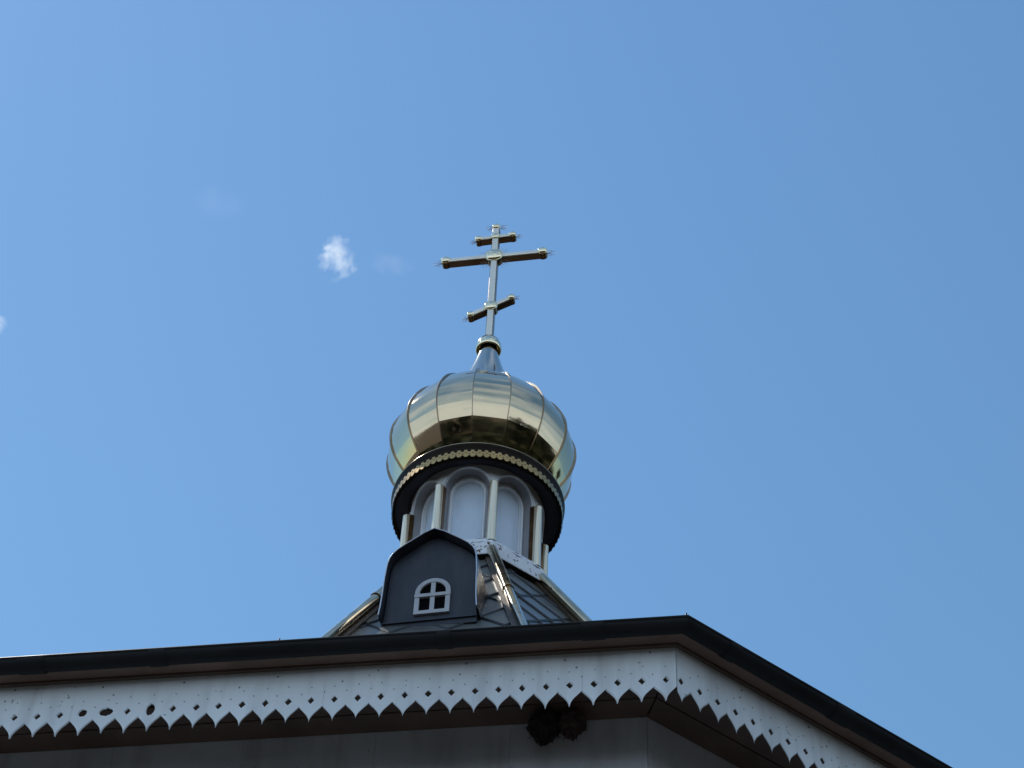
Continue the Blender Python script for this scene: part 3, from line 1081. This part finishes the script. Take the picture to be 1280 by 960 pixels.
pa = MB()
pa.add([face_pt(N1, WC + x, DW + .0015, z) for x, z in warch(WH - .006, WB + .006)], [tuple(range(m_))[::-1]])
pa.build('window_pane', M['glass'], dormer, Z)

# ------------------------------------------------------------------ birds' nests under the eaves
def nest(name, t, material, label, seed, rx, hz, straw):
    root_pos = face_pt(N1, t, INW + 0.062, ZS - hz * .55)
    mb = MB()
    r2 = random.Random(seed)
    nu, nv_ = 40, 26
    vs, fs = [], []
    for i in range(nv_ + 1):
        th = PI * i / nv_
        for j in range(nu):
            ph = 2 * PI * j / nu
            d = Vector((math.sin(th) * math.cos(ph), math.sin(th) * math.sin(ph), math.cos(th)))
            k_ = 1 + 0.22 * noise.noise(d * 2.2 + Vector((seed, 0, 0))) + 0.16 * noise.noise(d * 6 + Vector((0, seed, 0))) + 0.10 * noise.noise(d * 15)
            tap = 1 - 0.30 * max(0, -d.z)
            vs.append(Vector((d.x * rx * tap, d.y * rx * 1.05 * tap, d.z * hz * (.62 if d.z < 0 else .55))) * k_)
    for i in range(nv_):
        for j in range(nu):
            fs.append((i * nu + j, (i + 1) * nu + j, (i + 1) * nu + (j + 1) % nu, i * nu + (j + 1) % nu))
    mb.add(vs, fs, False)
    for i in range(straw):
        d = Vector((r2.gauss(0, 1), r2.gauss(0, 1), r2.gauss(0, 1))).normalized()
        p = Vector((d.x * rx, d.y * rx, d.z * hz * .55)) * 0.92
        tdir = Vector((r2.gauss(0, 1), r2.gauss(0, 1), r2.gauss(0, 1) - .4)).normalized()
        tdir = (tdir + d * .6).normalized()
        l_ = r2.uniform(.010, .026)
        mb.tube([p, p + tdir * l_ * .5 + d * .004, p + tdir * l_ + Vector((0, 0, -.006))], [.0016, .0013, .0006], 4, smooth=False)
    o = mb.build(name, material)
    o.location = church.location + root_pos + Vector((0, 0, CAM_Z))
    o.rotation_euler.z = N1
    tag(o, label, 'nest', 'nests under the eaves')
    return o
nest('bird_nest', 0.985, M['nest_black'], 'larger black pointed nest under the eaves, left of the brown one', 3, 0.066, 0.128, 70)
nest('bird_nest', 1.100, M['nest_brown'], 'smaller dark brown rounded nest under the eaves, beside the black one', 9, 0.055, 0.112, 45)

# ------------------------------------------------------------------ clouds: real volumes high above
def cloud(name, px, py, dist, sx, sy, density, seed, thr, label, spin=0):
    f_ = 1280 * cd.lens / 36
    d = (fw + rt * ((px - 640) / f_) - up * ((py - 480) / f_)).normalized()
    mb = MB()
    nu, nv_ = 24, 14
    vs, fs = [], []
    for i in range(nv_ + 1):
        th = PI * i / nv_
        for j in range(nu):
            ph = 2 * PI * j / nu
            vs.append((math.sin(th) * math.cos(ph) * sx, math.sin(th) * math.sin(ph) * sx * .6, math.cos(th) * sy))
    for i in range(nv_):
        for j in range(nu):
            fs.append((i * nu + j, (i + 1) * nu + j, (i + 1) * nu + (j + 1) % nu, i * nu + (j + 1) % nu))
    mb.add(vs, fs, True)
    mt = bpy.data.materials.new('cloud_vapour')
    mt.use_nodes = True
    nt = mt.node_tree
    nt.nodes.clear()
    N_, L_ = nt.nodes, nt.links
    out = N_.new('ShaderNodeOutputMaterial')
    pv = N_.new('ShaderNodeVolumePrincipled')
    pv.inputs['Color'].default_value = (0.97, 0.975, 0.98, 1)
    pv.inputs['Anisotropy'].default_value = 0.45
    tc = N_.new('ShaderNodeTexCoord')
    ns = N_.new('ShaderNodeTexNoise')
    ns.noise_dimensions = '4D'
    ns.inputs['W'].default_value = seed
    ns.inputs['Scale'].default_value = 0.235
    ns.inputs['Detail'].default_value = 7
    ns.inputs['Roughness'].default_value = 0.70
    ns.inputs['Distortion'].default_value = 0.6
    L_.new(tc.outputs['Object'], ns.inputs['Vector'])
    mp = N_.new('ShaderNodeMapping')
    mp.inputs['Scale'].default_value = (1 / sx, 1 / (sx * .6), 1 / sy)
    L_.new(tc.outputs['Object'], mp.inputs['Vector'])
    ln = N_.new('ShaderNodeVectorMath')
    ln.operation = 'LENGTH'
    L_.new(mp.outputs[0], ln.inputs[0])
    fall = N_.new('ShaderNodeMapRange')
    fall.interpolation_type = 'SMOOTHSTEP'
    fall.inputs['From Min'].default_value = 0.15
    fall.inputs['From Max'].default_value = 1.0
    fall.inputs['To Min'].default_value = 0.0
    fall.inputs['To Max'].default_value = 0.32
    L_.new(ln.outputs['Value'], fall.inputs['Value'])
    sb = N_.new('ShaderNodeMath')
    sb.operation = 'SUBTRACT'
    L_.new(ns.outputs['Fac'], sb.inputs[0])
    L_.new(fall.outputs[0], sb.inputs[1])
    rm = N_.new('ShaderNodeMapRange')
    rm.inputs['From Min'].default_value = thr
    rm.inputs['From Max'].default_value = thr + 0.33
    rm.inputs['To Max'].default_value = density
    L_.new(sb.outputs[0], rm.inputs['Value'])
    L_.new(rm.outputs[0], pv.inputs['Density'])
    L_.new(pv.outputs[0], out.inputs['Volume'])
    o = mb.build(name, mt)
    o.location = Vector((0, 0, CAM_Z)) + d * dist
    # lie across the line of sight
    o.rotation_mode = 'QUATERNION'
    o.rotation_quaternion = Quaternion(d, R(spin))
    tag(o, label, 'cloud')
    return o
cloud('cloud', 419, 322, 400, 9.6, 10.0, 0.50, 17.7, 0.445, 'small bright ragged white cloud left of the cross', 90)
cloud('cloud', 492, 330, 400, 8.0, 6.0, 0.035, 5.1, 0.36, 'faint thin wisp of cloud between the white cloud and the cross')
cloud('cloud', -8, 405, 400, 5.0, 6.0, 0.30, 8.2, 0.40, 'white scrap of cloud cut off by the left edge of the photo')
cloud('cloud', 272, 252, 420, 12.0, 7.0, 0.012, 12.9, 0.38, 'barely visible veil of cloud up and to the left of the white cloud')
